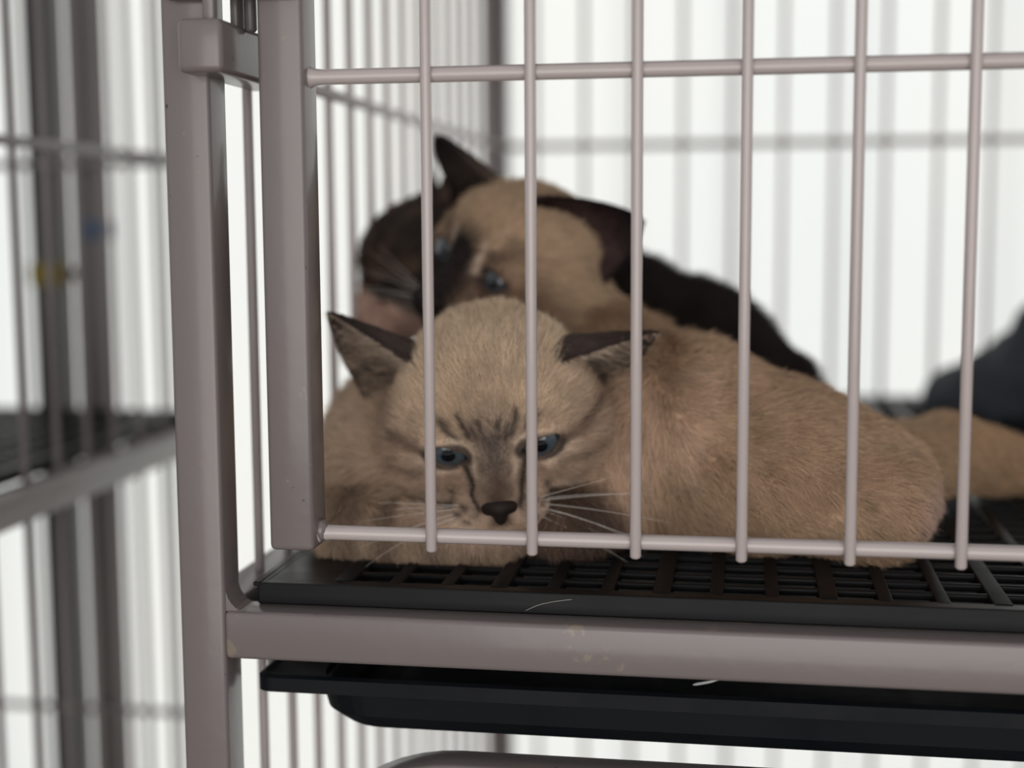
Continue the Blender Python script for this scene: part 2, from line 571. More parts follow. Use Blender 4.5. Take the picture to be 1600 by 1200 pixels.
for k in range(1, 18):
    copy_at(lb0, 'bar', (3.0 * k, 0, 0), ldoor)

lowg = empty('lower_floor_panel', (25, 25, ZLOW + 0.73))
tag(lowg, 'black floor panel of the lower tier', 'panel')
box('panel', GX0, GX1, GY0, GY1, ZLOW + 0.73, ZLOW + 0.95, M_BLACK, lowg, 0.05, 1)

# ------------------------------------------------------------------ neighbouring cage on the left
NZL = -44.0
nb = empty('neighbour_cage', (-40, 20, -Z0))
tag(nb, 'blurred wire cage with black shelf standing to the left', 'cage')
NXR, NY0, NY1, NXL = -22.7, -6.0, 39.5, -62.0
def nbox(name, *a, mat=M_FAR, bev=0.15):
    return box(name, *a, mat, nb, bev, 2)
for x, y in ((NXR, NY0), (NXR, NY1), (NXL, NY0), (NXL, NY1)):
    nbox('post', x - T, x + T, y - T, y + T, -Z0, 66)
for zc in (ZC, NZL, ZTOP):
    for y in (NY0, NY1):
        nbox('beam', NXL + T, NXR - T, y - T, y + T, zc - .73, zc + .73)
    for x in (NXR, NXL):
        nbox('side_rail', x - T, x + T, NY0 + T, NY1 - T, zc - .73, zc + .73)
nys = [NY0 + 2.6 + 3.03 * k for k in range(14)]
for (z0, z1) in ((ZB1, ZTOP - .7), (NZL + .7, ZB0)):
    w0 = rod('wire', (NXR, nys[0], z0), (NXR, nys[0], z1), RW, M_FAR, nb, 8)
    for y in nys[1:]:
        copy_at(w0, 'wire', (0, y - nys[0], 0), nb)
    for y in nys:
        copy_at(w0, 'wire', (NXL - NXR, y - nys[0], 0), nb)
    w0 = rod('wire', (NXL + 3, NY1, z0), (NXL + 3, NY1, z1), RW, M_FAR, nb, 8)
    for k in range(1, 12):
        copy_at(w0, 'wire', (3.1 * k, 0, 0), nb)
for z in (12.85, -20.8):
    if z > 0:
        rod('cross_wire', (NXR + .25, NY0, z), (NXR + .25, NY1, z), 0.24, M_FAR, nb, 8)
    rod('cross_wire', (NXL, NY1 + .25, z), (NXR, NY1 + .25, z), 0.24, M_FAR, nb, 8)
# the darker uprights behind it
for x, mt, lab in ((-33.2, M_POST3, 'dark'), (-30.35, M_POST2, 'plain')):
    nbox('upright', x - .85, x + .85, NY1 + 0.8, NY1 + 2.4, -Z0, 66, mat=mt)
nbox('tape_band', -33.2 - .92, -33.2 + .92, NY1 + 0.72, NY1 + 2.45, 5.6, 6.9, mat=M_YELLOW, bev=0.02)
nbox('tape_band', -30.35 - .3, -30.35 + .92, NY1 + 0.72, NY1 + 2.45, 8.4, 9.5, mat=M_BLUE, bev=0.02)
nbox('tie_bar', -33.2, -30.35, NY1 + 1.2, NY1 + 2.0, 5.9, 6.6, mat=M_POST2, bev=0.05)
ng = empty('neighbour_grate', (-42, 17, ZB1))
tag(ng, 'blurred black floor grate in the cage at left', 'grate')
g = [box_geo(NXL + .9, NXR - .9, NY0 + 1, NY0 + 1.4, ZB1, ZT), box_geo(NXL + .9, NXR - .9, NY1 - 1.4, NY1 - 1, ZB1, ZT),
     box_geo(NXL + .9, NXL + 1.3, NY0 + 1, NY1 - 1, ZB1, ZT), box_geo(NXR - 1.3, NXR - .9, NY0 + 1, NY1 - 1, ZB1, ZT)]
v, f = merge(*g)
mesh_obj('rim', v, f, M_BLACK, ng)
r0 = box('long_rib', NXL + 2.5, NXL + 2.8, NY0 + 1.2, NY1 - 1.2, ZT - .5, ZT, M_BLACK, ng)
for k in range(1, 23):
    copy_at(r0, 'long_rib', (1.62 * k, 0, 0), ng)
r0 = box('cross_rib', NXL + 1.2, NXR - 1.2, NY0 + 2.0, NY0 + 2.35, ZT - .55, ZT - .06, M_BLACK, ng)
for k in range(1, 36):
    copy_at(r0, 'cross_rib', (0, 1.18 * k, 0), ng)

# ------------------------------------------------------------------ implicit-surface kittens
def norm(v):
    return v / np.maximum(np.linalg.norm(v, axis=-1, keepdims=True), 1e-9)

class Field:
    def __init__(s, lo, hi, h):
        s.lo = np.array(lo, np.float32); s.h = h
        s.n = np.ceil((np.array(hi) - np.array(lo)) / h).astype(int) + 1
        s.ax = [s.lo[i] + h * np.arange(s.n[i], dtype=np.float32) for i in range(3)]
        s.V = np.full(s.n, 6.0, np.float32)
    def sub(s, lo, hi):
        sl, g = [], []
        for i in range(3):
            a = int(max(0, math.floor((lo[i] - s.lo[i]) / s.h)))
            b = int(min(s.n[i], math.ceil((hi[i] - s.lo[i]) / s.h) + 1))
            sl.append(slice(a, max(a, b))); g.append(s.ax[i][a:max(a, b)])
        P = np.stack(np.meshgrid(*g, indexing='ij'), -1)
        return tuple(sl), P
    def union(s, fn, lo, hi, k):
        m = k + 0.5
        sl, P = s.sub(np.array(lo) - m, np.array(hi) + m)
        if P.size == 0: return
        d = fn(P); v = s.V[sl]
        if k > 0:
            h = np.clip(0.5 + 0.5 * (v - d) / k, 0, 1)
            s.V[sl] = v + (d - v) * h - k * h * (1 - h)
        else:
            s.V[sl] = np.minimum(v, d)
    def cut(s, fn, lo, hi, k):
        m = k + 0.3
        sl, P = s.sub(np.array(lo) - m, np.array(hi) + m)
        if P.size == 0: return
        d = -fn(P); v = s.V[sl]
        h = np.clip(0.5 - 0.5 * (v - d) / k, 0, 1)
        s.V[sl] = v + (d - v) * h + k * h * (1 - h)
    def ground(s, z):
        s.V = np.maximum(s.V, (z - s.ax[2])[None, None, :])
    def mesh(s):
        V = s.V; ins = V < 0
        n = s.n
        c = np.zeros(n - 1, np.int8)
        for i in (0, 1):
            for j in (0, 1):
                for k in (0, 1):
                    c += ins[i:n[0] - 1 + i, j:n[1] - 1 + j, k:n[2] - 1 + k]
        act = (c > 0) & (c < 8)
        ci = np.argwhere(act)
        idx = np.full(n - 1, -1, np.int64)
        idx[act] = np.arange(len(ci))
        acc = np.zeros((len(ci), 3)); cnt = np.zeros(len(ci))
        cor = [(i, j, k) for i in (0, 1) for j in (0, 1) for k in (0, 1)]
        vals = {q: V[ci[:, 0] + q[0], ci[:, 1] + q[1], ci[:, 2] + q[2]] for q in cor}
        for q in cor:
            for a in range(3):
                if q[a] == 0:
                    w_ = list(q); w_[a] = 1; w_ = tuple(w_)
                    va, vb = vals[q], vals[w_]
                    m = (va < 0) != (vb < 0)
                    t = np.where(m, va / np.where(m, va - vb, 1), 0)
                    p = np.array(q, float)[None, :].repeat(len(ci), 0)
                    p[:, a] += t
                    acc[m] += p[m]; cnt[m] += 1
        verts = s.lo + s.h * (ci + acc / cnt[:, None])
        faces = []
        for a in range(3):
            b, c2 = (a + 1) % 3, (a + 2) % 3
            sl0 = [slice(None)] * 3; sl1 = [slice(None)] * 3
            sl0[a] = slice(0, n[a] - 1); sl1[a] = slice(1, n[a])
            for d_ in (b, c2):
                sl0[d_] = slice(1, n[d_] - 1); sl1[d_] = slice(1, n[d_] - 1)
            A, B = ins[tuple(sl0)], ins[tuple(sl1)]
            for flip, msk in ((False, A & ~B), (True, ~A & B)):
                e = np.argwhere(msk)
                if not len(e): continue
                e[:, b] += 1; e[:, c2] += 1
                def cell(db, dc):
                    q = e.copy(); q[:, b] -= db; q[:, c2] -= dc
                    return idx[q[:, 0], q[:, 1], q[:, 2]]
                quad = np.stack([cell(1, 1), cell(0, 1), cell(0, 0), cell(1, 0)], 1)
                if flip: quad = quad[:, ::-1]
                faces.append(quad)
        return verts, np.concatenate(faces)

def ell(F, c, r, k=0.6, M=None, s=1.0, o=None):
    """ellipsoid; c local to (o, M, s) when M is given"""
    c, r = np.array(c, float), np.array(r, float)
    if M is None:
        M_, o_, s_ = np.eye(3), np.zeros(3), 1.0
    else:
        M_, o_, s_ = M, o, s
    wc = o_ + s_ * (c @ M_)
    R = r.max() * s_
    def fn(P):
        q = ((P - wc) @ M_.T) / s_
        k0 = np.linalg.norm(q / r, axis=-1)
        k1 = np.linalg.norm(q / (r * r), axis=-1)
        return (k0 * (k0 - 1) / np.maximum(k1, 1e-6) * s_).astype(np.float32)
    F.union(fn, wc - R, wc + R, k)

def cap_fn(a, b, ra, rb):
    a, b = np.array(a, float), np.array(b, float)
    ab = b - a
    def fn(P):
        t = np.clip(((P - a) @ ab) / (ab @ ab), 0, 1)
        return (np.linalg.norm(P - a - t[..., None] * ab, axis=-1) - (ra + (rb - ra) * t)).astype(np.float32)
    m = max(ra, rb)
    return fn, np.minimum(a, b) - m, np.maximum(a, b) + m

def cap(F, a, b, ra, rb, k=0.6):
    fn, lo, hi = cap_fn(a, b, ra, rb)
    F.union(fn, lo, hi, k)

def frame(yaw, pitch, roll):
    fwd = np.array([-math.sin(yaw) * math.cos(pitch), -math.cos(yaw) * math.cos(pitch), -math.sin(pitch)])
    ex = np.cross([0, 0, 1.0], fwd); ex /= np.linalg.norm(ex)
    ez = np.cross(fwd, ex)
    if ez[2] < 0: ez = -ez
    e2 = math.cos(roll) * ex - math.sin(roll) * ez
    z2 = math.sin(roll) * ex + math.cos(roll) * ez
    return np.array([e2, fwd, z2])

class Head:
    def __init__(s, c, yaw, pitch, roll, sc, lids=(0.34, 0.34), tilt=0.22, eyes=True, lowlid=0.36):
        s.lowlid = lowlid
        s.c = np.array(c, float); s.M = frame(yaw, pitch, roll); s.s = sc
        s.lids = lids; s.tilt = tilt; s.eyes = eyes
    def loc(s, P):
        return ((P - s.c) @ s.M.T) / s.s
    def wor(s, q):
        return s.c + s.s * (np.array(q, float) @ s.M)
    EYE = (1.40, 2.16, -0.10); ER = 0.78
    def build(s, F):
        E = lambda c, r, k: ell(F, c, r, k, s.M, s.s, s.c)
        E((0, 0.0, 0.15), (2.82, 3.0, 2.72), 0.5)
        E((0, 1.25, 0.85), (1.95, 1.6, 1.5), 0.8)            # forehead
        for sg in (-1, 1):
            E((sg * 1.85, 0.80, -0.95), (1.70, 1.7, 1.65), 1.1)   # cheeks
            E((sg * 1.75, 2.0, -1.0), (0.75, 0.7, 0.6), 0.6)      # cheekbone under the eye
            E((sg * 0.62, 3.15, -1.85), (0.78, 0.85, 0.66), 0.35) # whisker pads
            E((sg * 1.25, 2.05, 0.62), (0.8, 0.55, 0.4), 0.5)     # brow
        E((0, 2.5, -1.45), (1.25, 1.2, 1.0), 0.6)            # muzzle
        E((0, 2.9, -2.35), (0.75, 0.75, 0.55), 0.35)         # chin
        a, b = s.wor((0, 2.35, 0.55)), s.wor((0, 3.58, -1.1))
        cap(F, a, b, 0.70 * s.s, 0.50 * s.s, 0.40 * s.s)     # bridge of the nose
        if not s.eyes: return
        for sg, lid in ((-1, s.lids[0]), (1, s.lids[1])):
            ec = np.array([sg * s.EYE[0], s.EYE[1], s.EYE[2]])
            E(ec, (s.ER + 0.13,) * 3, 0.18)                  # lids round the eyeball
            def fn(P, ec=ec, sg=sg, lid=lid):
                q = s.loc(P) - ec
                t = s.tilt * sg
                u = q[..., 0] * math.cos(t) + q[..., 2] * math.sin(t)
                v = -q[..., 0] * math.sin(t) + q[..., 2] * math.cos(t)
                g = 1 - (u / 0.70) ** 2
                d = np.maximum(v - lid * g, -v - s.lowlid * g) * 0.75
                return (np.maximum(d, -(q[..., 1] - 0.15)) * s.s).astype(np.float32)
            wc = s.wor(ec + np.array([0, 0.4, 0]))
            F.cut(fn, wc - 1.0 * s.s, wc + 1.0 * s.s, 0.05)

def ear_geo(base, tip, opening, w0, t_front=1.15, t_back=1.25, nu=26, nv=22, thick=0.10, pinch=0.8, bend=(0, 0, 0)):
    """funnel-shaped ear: arc sections round the base->tip axis, open towards `opening`"""
    base, tip, op = (np.array(q, float) for q in (base, tip, opening))
    ax = tip - base; L = np.linalg.norm(ax); t = ax / L
    op = op - t * (op @ t); op /= np.linalg.norm(op)
    a = -op; c = np.cross(t, a)
    bend = np.array(bend, float)
    V, uv = [], []
    for side in (0, 1):
        for j in range(nv + 1):
            v = j / nv
            R = w0 * (1 - v ** 1.25) ** pinch + 0.03
            if side: R = max(R - thick * (1 - v) ** 0.4, 0.01)
            for i in range(nu + 1):
                u = i / nu
                th = -t_back + (t_back + t_front) * u
                flat = 1.0 - 0.25 * v
                V.append(base + t * L * v + R * (math.cos(th) * a * 0.75 * flat + math.sin(th) * c) - a * 0.25 * R + bend * (v * v))
                uv.append((u, v, side))
    V = np.array(V); uv = np.array(uv)
    n = nu + 1; o = (nv + 1) * n
    F = []
    for j in range(nv):
        for i in range(nu):
            q = (j * n + i, j * n + i + 1, (j + 1) * n + i + 1, (j + 1) * n + i)
            F.append(q)
            F.append(tuple(x + o for x in q[::-1]))
    for j in range(nv):
        for i in (0, nu):
            q = (j * n + i, (j + 1) * n + i, (j + 1) * n + i + o, j * n + i + o)
            F.append(q if i == 0 else q[::-1])
    for i in range(nu):
        F.append((nv * n + i, nv * n + i + 1, nv * n + i + 1 + o, nv * n + i + o))
    return V, np.array(F), uv, t

def vnormals(V, F):
    a, b, c, d = (V[F[:, k]] for k in range(4))
    fn = np.cross(c - a, d - b)
    N_ = np.zeros_like(V)
    for k in range(4):
        np.add.at(N_, F[:, k], fn)
    return norm(N_), np.linalg.norm(fn, axis=1) / 2

def wob(P, f, seed):
    """cheap smooth noise in -1..1"""
    r_ = np.random.default_rng(seed)
    o = np.zeros(len(P))
    for k in range(5):
        d = r_.normal(size=3); d /= np.linalg.norm(d)
        o += np.sin(P @ d * f * (0.6 + 0.35 * k) + r_.uniform(0, 6.28))
    return o / 3.0

def lerp(a, b, t):
    return a + (b - a) * t[:, None]

def sm(x, a, b):
    t = np.clip((x - a) / (b - a), 0, 1)
    return t * t * (3 - 2 * t)

def stroke(col, q, p0, p1, w_, c, st=1.0):
    """soft stroke on the face, in head-local (x, z)"""
    p0, p1 = np.array(p0, float), np.array(p1, float)
    x = q[:, [0, 2]]
    d = p1 - p0
    t = np.clip(((x - p0) @ d) / max(d @ d, 1e-6), 0, 1)
    dist = np.linalg.norm(x - p0 - t[:, None] * d, axis=1)
    m = st * np.exp(-(dist / w_) ** 2) * (q[:, 1] > 0.3)
    return lerp(col, np.array(c, float), m)

def blob(col, P, c, r, cc, st=1.0):
    d = np.linalg.norm((P - np.array(c, float)) / np.array(r, float), axis=1)
    return lerp(col, np.array(cc, float), st * (1 - sm(d, 0.6, 1.2)))

def fur_object(name, parent, roots, nrm, flow, length, col, lift=0.35, rad=0.0075, npt=5, jitter=0.22, seed=1, mat=None, clump=0.25):
    r_ = np.random.default_rng(seed)
    n = len(roots)
    flow = flow - nrm * np.sum(flow * nrm, 1, keepdims=True)
    flow = norm(flow + 1e-6)
    wv = np.stack([wob(roots, 3.2, seed + k) for k in range(3)], 1) + 0.7 * np.stack([wob(roots, 9.0, seed + 5 + k) for k in range(3)], 1)
    L = length * r_.uniform(0.65, 1.15, n)
    d0 = norm(nrm * (lift + 0.35) + flow * 0.8 + r_.normal(size=(n, 3)) * jitter + wv * clump)
    d1 = norm(nrm * lift * 0.5 + flow + r_.normal(size=(n, 3)) * jitter + wv * clump)
    pts = np.zeros((n, npt, 3))
    for k in range(npt):
        t = k / (npt - 1)
        pts[:, k] = roots + L[:, None] * (d0 * (t - 0.45 * t * t) + d1 * 0.55 * t * t)
    hc = bpy.data.hair_curves.new(name)
    hc.add_curves([npt] * n)
    base = pivot(parent)
    hc.position_data.foreach_set('vector', (W(pts.reshape(-1, 3)) - base).astype(np.float32).ravel())
    ra = hc.attributes.get('radius') or hc.attributes.new('radius', 'FLOAT', 'POINT')
    prof = np.array([1.0, 0.95, 0.8, 0.55, 0.12])[:npt] if npt == 5 else np.linspace(1, 0.1, npt)
    ra.data.foreach_set('value', (np.tile(prof, n) * rad * CM).astype(np.float32))
    ca = hc.attributes.new('col', 'FLOAT_COLOR', 'CURVE')
    br = np.exp(r_.normal(size=n) * 0.16)
    c4 = np.ones((n, 4), np.float32)
    c4[:, :3] = np.clip(col * br[:, None], 0.001, 0.95)
    ca.data.foreach_set('color', c4.ravel())
    hc.materials.append(mat or M_FUR)
    o = bpy.data.objects.new(name, hc)
    return link(o, parent)

def eyeball(parent, head, sg, mat, gaze=(0, 1, 0)):
    ec = head.wor((sg * Head.EYE[0], Head.EYE[1], Head.EYE[2]))
    g = norm(np.array(gaze, float)) @ head.M
    bm = bmesh.new()
    bmesh.ops.create_uvsphere(bm, u_segments=40, v_segments=24, radius=Head.ER * head.s)
    v, f = bm_out(bm)
    z = norm(g); x = norm(np.cross([0, 0, 1.0], z)); y = np.cross(z, x)
    me = bpy.data.meshes.new('eye')
    me.from_pydata((v * CM).tolist(), [], f)
    me.polygons.foreach_set('use_smooth', [True] * len(me.polygons))
    me.materials.append(mat)
    o = bpy.data.objects.new('eye', me)
    m = Matrix.Identity(4)
    loc = W(ec) - pivot(parent)
    for i in range(3):
        m[i][0], m[i][1], m[i][2], m[i][3] = x[i], y[i], z[i], loc[i]
    link(o, parent)
    o.matrix_local = m
    return o

def nose_part(parent, head, mat, sc=1.0, fwd=0.0):
    F = Field((-1.1, 3.1, -2.3), (1.1, 4.8, -0.8), 0.05)
    ell(F, (0, 3.98, -1.40), (0.52 * sc, 0.36, 0.26), 0.1)
    ell(F, (0, 3.98, -1.74), (0.24 * sc, 0.32, 0.30), 0.25)
    for sg in (-1, 1):
        ell(F, (sg * 0.42 * sc, 3.84, -1.50), (0.21, 0.30, 0.22), 0.12)
        def fn(P, sg=sg):
            return (np.linalg.norm((P - np.array([sg * 0.36 * sc, 4.20, -1.60])) / np.array([1.4, 1.0, 0.8]), axis=-1) - 0.11).astype(np.float32)
        c_ = np.array([sg * 0.36 * sc, 4.2, -1.6])
        F.cut(fn, c_ - 0.4, c_ + 0.4, 0.04)
    v, f = F.mesh()
    v = v + np.array([0, fwd, 0])
    v = np.array([head.wor(q) for q in v])
    return mesh_obj('nose', v, f, mat, parent, smooth=True)

def whiskers(parent, head, rows, rad=0.011, seed=2):
    r_ = np.random.default_rng(seed)
    P = []
    for sg in (-1, 1):
        for (x, y, z, dx, dy, dz, L, droop) in rows:
            b = np.array([sg * x, y, z]); d = norm(np.array([sg * dx, dy, dz]) + r_.normal(size=3) * 0.06)
            L = L * r_.uniform(0.85, 1.1)
            q = [b + d * L * t + np.array([0, -0.25 * L * t * t * 0.5, -droop * L * t * t]) for t in np.linspace(0, 1, 9)]
            P.append([head.wor(k) for k in q])
    P = np.array(P)
    hc = bpy.data.hair_curves.new('whiskers')
    hc.add_curves([9] * len(P))
    hc.position_data.foreach_set('vector', (W(P.reshape(-1, 3)) - pivot(parent)).astype(np.float32).ravel())
    ra = hc.attributes.get('radius') or hc.attributes.new('radius', 'FLOAT', 'POINT')
    ra.data.foreach_set('value', (np.tile(np.linspace(1, 0.25, 9), len(P)) * rad * CM).astype(np.float32))
    hc.materials.append(M_WHISK)
    return link(bpy.data.objects.new('whiskers', hc), parent)

def kitten(label, F, head, ears, colour, flow, length, density, seed, base_pt, skip=None, rad=0.0075, lift=0.35, clump=0.25, jitter=0.22):
    V, Q = F.mesh()
    nb_ = len(V)
    earinfo = []
    allV, allF = [V], [Q]
    off = nb_
    for e in ears:
        ev, ef, uv, t = ear_geo(**e['geo'])
        allV.append(ev); allF.append(ef + off)
        earinfo.append((off, off + len(ev), uv, t, e, len(ef)))
        off += len(ev)
    # ---- body mesh: coat colour per vertex
    Vc = np.concatenate(allV); Fc = np.concatenate(allF)
    colv = colour(V)
    for (a, b, uv, t, e, nf) in earinfo:
        colv = np.concatenate([colv, e['colour'](uv, Vc[a:b])])
    root = mesh_obj('kitten', Vc, Fc, M_SKIN, None, smooth=True, origin=base_pt)
    root.data.materials[0] = M_SKIN
    ca = root.data.attributes.new('col', 'FLOAT_COLOR', 'POINT')
    c4 = np.ones((len(Vc), 4), np.float32); c4[:, :3] = colv
    ca.data.foreach_set('color', c4.ravel())
    # ---- fur roots
    r_ = np.random.default_rng(seed)
    Nv, area = vnormals(V, Q)
    def sample(Vx, Qx, Nx, ar, dens):
        n = int(ar.sum() * dens)
        fi = r_.choice(len(Qx), n, p=ar / ar.sum())
        a_, b_ = r_.uniform(size=n), r_.uniform(size=n)
        w4 = np.stack([(1 - a_) * (1 - b_), a_ * (1 - b_), a_ * b_, (1 - a_) * b_], 1)
        q = Qx[fi]
        return (np.einsum('nk,nkd->nd', w4, Vx[q]), norm(np.einsum('nk,nkd->nd', w4, Nx[q])), q, w4)
    P, Nn, _, _ = sample(V, Q, Nv, area, density)
    keep = (P[:, 2] > ZT + 0.12)
    L = length(P)
    keep &= L > 0.02
    if skip is not None: keep &= ~skip(P, Nn)
    P, Nn, L = P[keep], Nn[keep], L[keep]
    cc, fl = colour(P), flow(P, Nn)
    Ps, Ns, Ls, Cs, Fs = [P], [Nn], [L], [cc], [fl]
    for (a, b, uv, t, e, nf) in earinfo:
        ev = Vc[a:b]; ef = Fc[a:b][:0]
        ef = [x for x in allF if len(x) == nf and x.min() >= a and x.max() < b][0] - a
        en, ea = vnormals(ev, ef)
        p, n_, q, w4 = sample(ev, ef, en, ea, e.get('density', density))
        uvp = np.einsum('nk,nkd->nd', w4, uv[q])
        l_ = e['length'](uvp)
        ok = l_ > 0.02
        p, n_, uvp, l_ = p[ok], n_[ok], uvp[ok], l_[ok]
        cc_ = e['colour'](uvp, p)
        if 'inhair' in e:
            pick = (uvp[:, 2] > 0.5) & (r_.uniform(size=len(p)) < 0.13)
            cc_[pick] = np.array(e['inhair'])
            l_ = np.where((uvp[:, 2] > 0.5) & ~pick, l_ * 0.35, l_)
        Ps.append(p); Ns.append(n_); Ls.append(l_); Cs.append(cc_)
        fdir = np.repeat(t[None, :], len(p), 0)
        if 'inflow' in e:
            m = uvp[:, 2] > 0.5
            fdir[m] = np.array(e['inflow'], float)
        Fs.append(fdir)
    fur_object('fur', root, np.concatenate(Ps), np.concatenate(Ns), np.concatenate(Fs), np.concatenate(Ls),
               np.concatenate(Cs), seed=seed, rad=rad, lift=lift, clump=clump, jitter=jitter)
    tag(root, label, 'kitten', 'kittens in the cage')
    return root

def on_head(q, a=3.35, b=4.2):
    return 1 - sm(np.linalg.norm((q - np.array([0, 0.8, -0.25])) * np.array([1, 0.8, 1]), axis=1), a, b)

def head_flow(head, q, M):
    """face fur runs back from the nose over the skull"""
    d = q - np.array([0, 3.6, -0.9])
    return norm(d) @ M

# ---------------- kitten at the front, pale with a tabby face
def lin(r, g, b):
    c = np.array(srgb(r, g, b)[:3])
    return c * 0.82 + c.mean() * 0.18
G = 1.75      # coat albedo over the photographed value under this light
CREAM, BEIGE = lin(178, 155, 128) * G, lin(150, 124, 103) * G
BROWN, DARK = lin(96, 74, 60) * G, lin(58, 47, 43) * G
GREYB, PALE = lin(98, 84, 76) * G, lin(176, 154, 134) * G
PINKISH = lin(150, 122, 112) * G

h1 = Head((0.70, 6.5, 3.2), -0.16, 0.38, -0.12, 1.06, lids=(0.25, 0.25), tilt=0.34)
F1 = Field((-6.8, 1.6, ZT - 0.2), (5.6, 18.5, 7.4), 0.095)
h1.build(F1)
ell(F1, (0.1, 9.2, 2.9), (2.9, 2.7, 3.05), 0.8)           # nape and shoulders
ell(F1, (-1.9, 10.5, 1.1), (4.2, 3.8, 3.1), 0.9)          # back curled behind
ell(F1, (-2.6, 13.4, 0.9), (3.8, 3.6, 2.7), 0.9)
ell(F1, (-3.1, 7.6, 0.4), (2.7, 2.6, 2.2), 0.8)           # left shoulder
ell(F1, (0.6, 7.6, 0.8), (2.9, 2.4, 1.9), 0.6)            # chest
cap(F1, (-4.3, 6.4, -0.4), (-3.7, 4.6, -0.75), 1.2, 1.0, 0.5)   # folded forearm
cap(F1, (-3.7, 4.6, -0.75), (0.0, 4.2, -0.95), 0.98, 0.74, 0.4)
ell(F1, (0.45, 4.15, -1.05), (0.9, 0.7, 0.62), 0.3)       # paw
cap(F1, (2.4, 6.5, -0.4), (1.35, 4.6, -1.1), 0.9, 0.55, 0.4)    # other foreleg
ell(F1, (1.3, 4.35, -1.25), (0.42, 0.55, 0.42), 0.2)
F1.ground(ZT)

def k1_col(P):
    q = h1.loc(P)
    n = len(P)
    base = np.repeat(((CREAM * 0.55 + BEIGE * 0.45))[None, :], n, 0)
    hd = on_head(q)
    # body: faint brown ticking on legs
    st = 0.5 + 0.5 * np.sin(P[:, 0] * 4.5 + wob(P, 1.2, 11) * 1.5)
    base = lerp(base, BROWN * 0.9, 0.6 * st * (1 - sm(P[:, 2], -0.6, 1.4)) * (P[:, 1] < 8))
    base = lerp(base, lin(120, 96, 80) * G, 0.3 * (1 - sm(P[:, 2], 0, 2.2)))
    c = np.repeat(CREAM[None, :], n, 0)
    c = lerp(c, BEIGE, sm(-q[:, 2] + 0.25 * np.abs(q[:, 0]), -1.6, 1.1) * 0.95)
    f = q.copy()
    f[:, 0] += 0.06 * wob(P, 6, 3); f[:, 2] += 0.08 * wob(P, 6, 4)
    S = lambda *a: stroke(c, f, *a)
    # cheek stripes
    for sg in (-1, 1):
        c = S((sg * 2.1, -0.1), (sg * 3.1, 0.15), 0.18, BROWN * 0.9, 0.8)
        c = S((sg * 1.9, -0.75), (sg * 3.0, -0.9), 0.24, BROWN * 0.9, 0.65)
        c = S((sg * 1.2, -1.0), (sg * 2.3, -1.5), 0.26, BROWN * 0.9, 0.5)
        c = S((sg * 1.55, -0.62), (sg * 2.2, -0.45), 0.22, PALE, 0.7)
        c = S((sg * 1.0, -2.1), (sg * 1.9, -1.8), 0.4, PALE * 0.9, 0.7)
    # forehead
    c = S((0, 0.1), (0, 0.7), 0.60, GREYB * 1.2, 0.7)
    c = S((0, 1.0), (0, 1.3), 0.8, BEIGE * 0.85, 0.5)
    for x0, z0, x1, z1, w_ in ((-1.10, 0.44, -1.32, 0.85, .17), (1.10, 0.44, 1.32, 0.85, .17), (-0.62, 0.50, -0.80, 1.10, .11), (0.62, 0.50, 0.80, 1.10, .11),
                               (-0.2, 0.45, -0.25, 0.95, .10), (0.22, 0.45, 0.28, 0.95, .10), (-0.42, 0.40, -0.5, 0.75, .09), (0.42, 0.40, 0.5, 0.75, .09)):
        c = S((x0, z0), (x1, z1), w_ * 1.05, DARK * 1.05, 0.88)
    # bridge of the nose
    c = S((0, 0.3), (0, -0.8), 0.46, GREYB * 0.62, 0.95)
    c = S((0, -0.8), (0, -1.2), 0.50, BROWN * 0.55, 0.97)
    for sg in (-1, 1):
        c = S((sg * 1.25, 0.42), (sg * 0.80, 0.22), 0.11, PALE * 0.85, 0.9)
        c = S((sg * 0.76, 0.20), (sg * 0.60, -0.55), 0.11, PALE * 0.85, 0.9)
        c = S((sg * 0.86, -0.50), (sg * 0.62, -1.45), 0.13, DARK * 0.45, 1.0)
        c = S((sg * 0.8, -1.55), (sg * 0.75, -1.7), 0.2, DARK, 0.5)
        for (a, b) in ((1.0, -1.55), (1.25, -1.75), (0.95, -1.95), (1.35, -1.4)):
            c = S((sg * a, b), (sg * (a + .12), b + .02), 0.09, DARK * 0.8, 0.8)
        # dark rims of the eyes
        e = np.linalg.norm((q - np.array([sg * 1.38, 2.75, -0.14])) / np.array([0.90, 1.0, 0.50]), axis=1)
        c = lerp(c, DARK * 0.7, 0.92 * (1 - sm(e, 0.80, 1.08)))
    c = S((0, -1.45), (0, -1.9), 0.34, DARK * 0.6, 0.9)
    out = lerp(base, np.zeros(3), np.zeros(n)) * (1 - hd[:, None]) + c * hd[:, None]
    return out * (1 + 0.07 * wob(P, 5, 21) + 0.09 * wob(P, 11, 26) * sm(-q[:, 2], -1.5, 0.2))[:, None]

def k1_flow(P, Nn):
    q = h1.loc(P)
    hd = on_head(q)
    fb = np.repeat(np.array([[-0.25, 0.75, -0.6]]), len(P), 0)
    arm = (P[:, 1] < 6.5) & (P[:, 2] < 0.6)
    fb[arm] = np.array([0.35, -0.2, -0.9])
    return lerp(fb, np.zeros(3), hd) + head_flow(h1, q, h1.M) * hd[:, None]

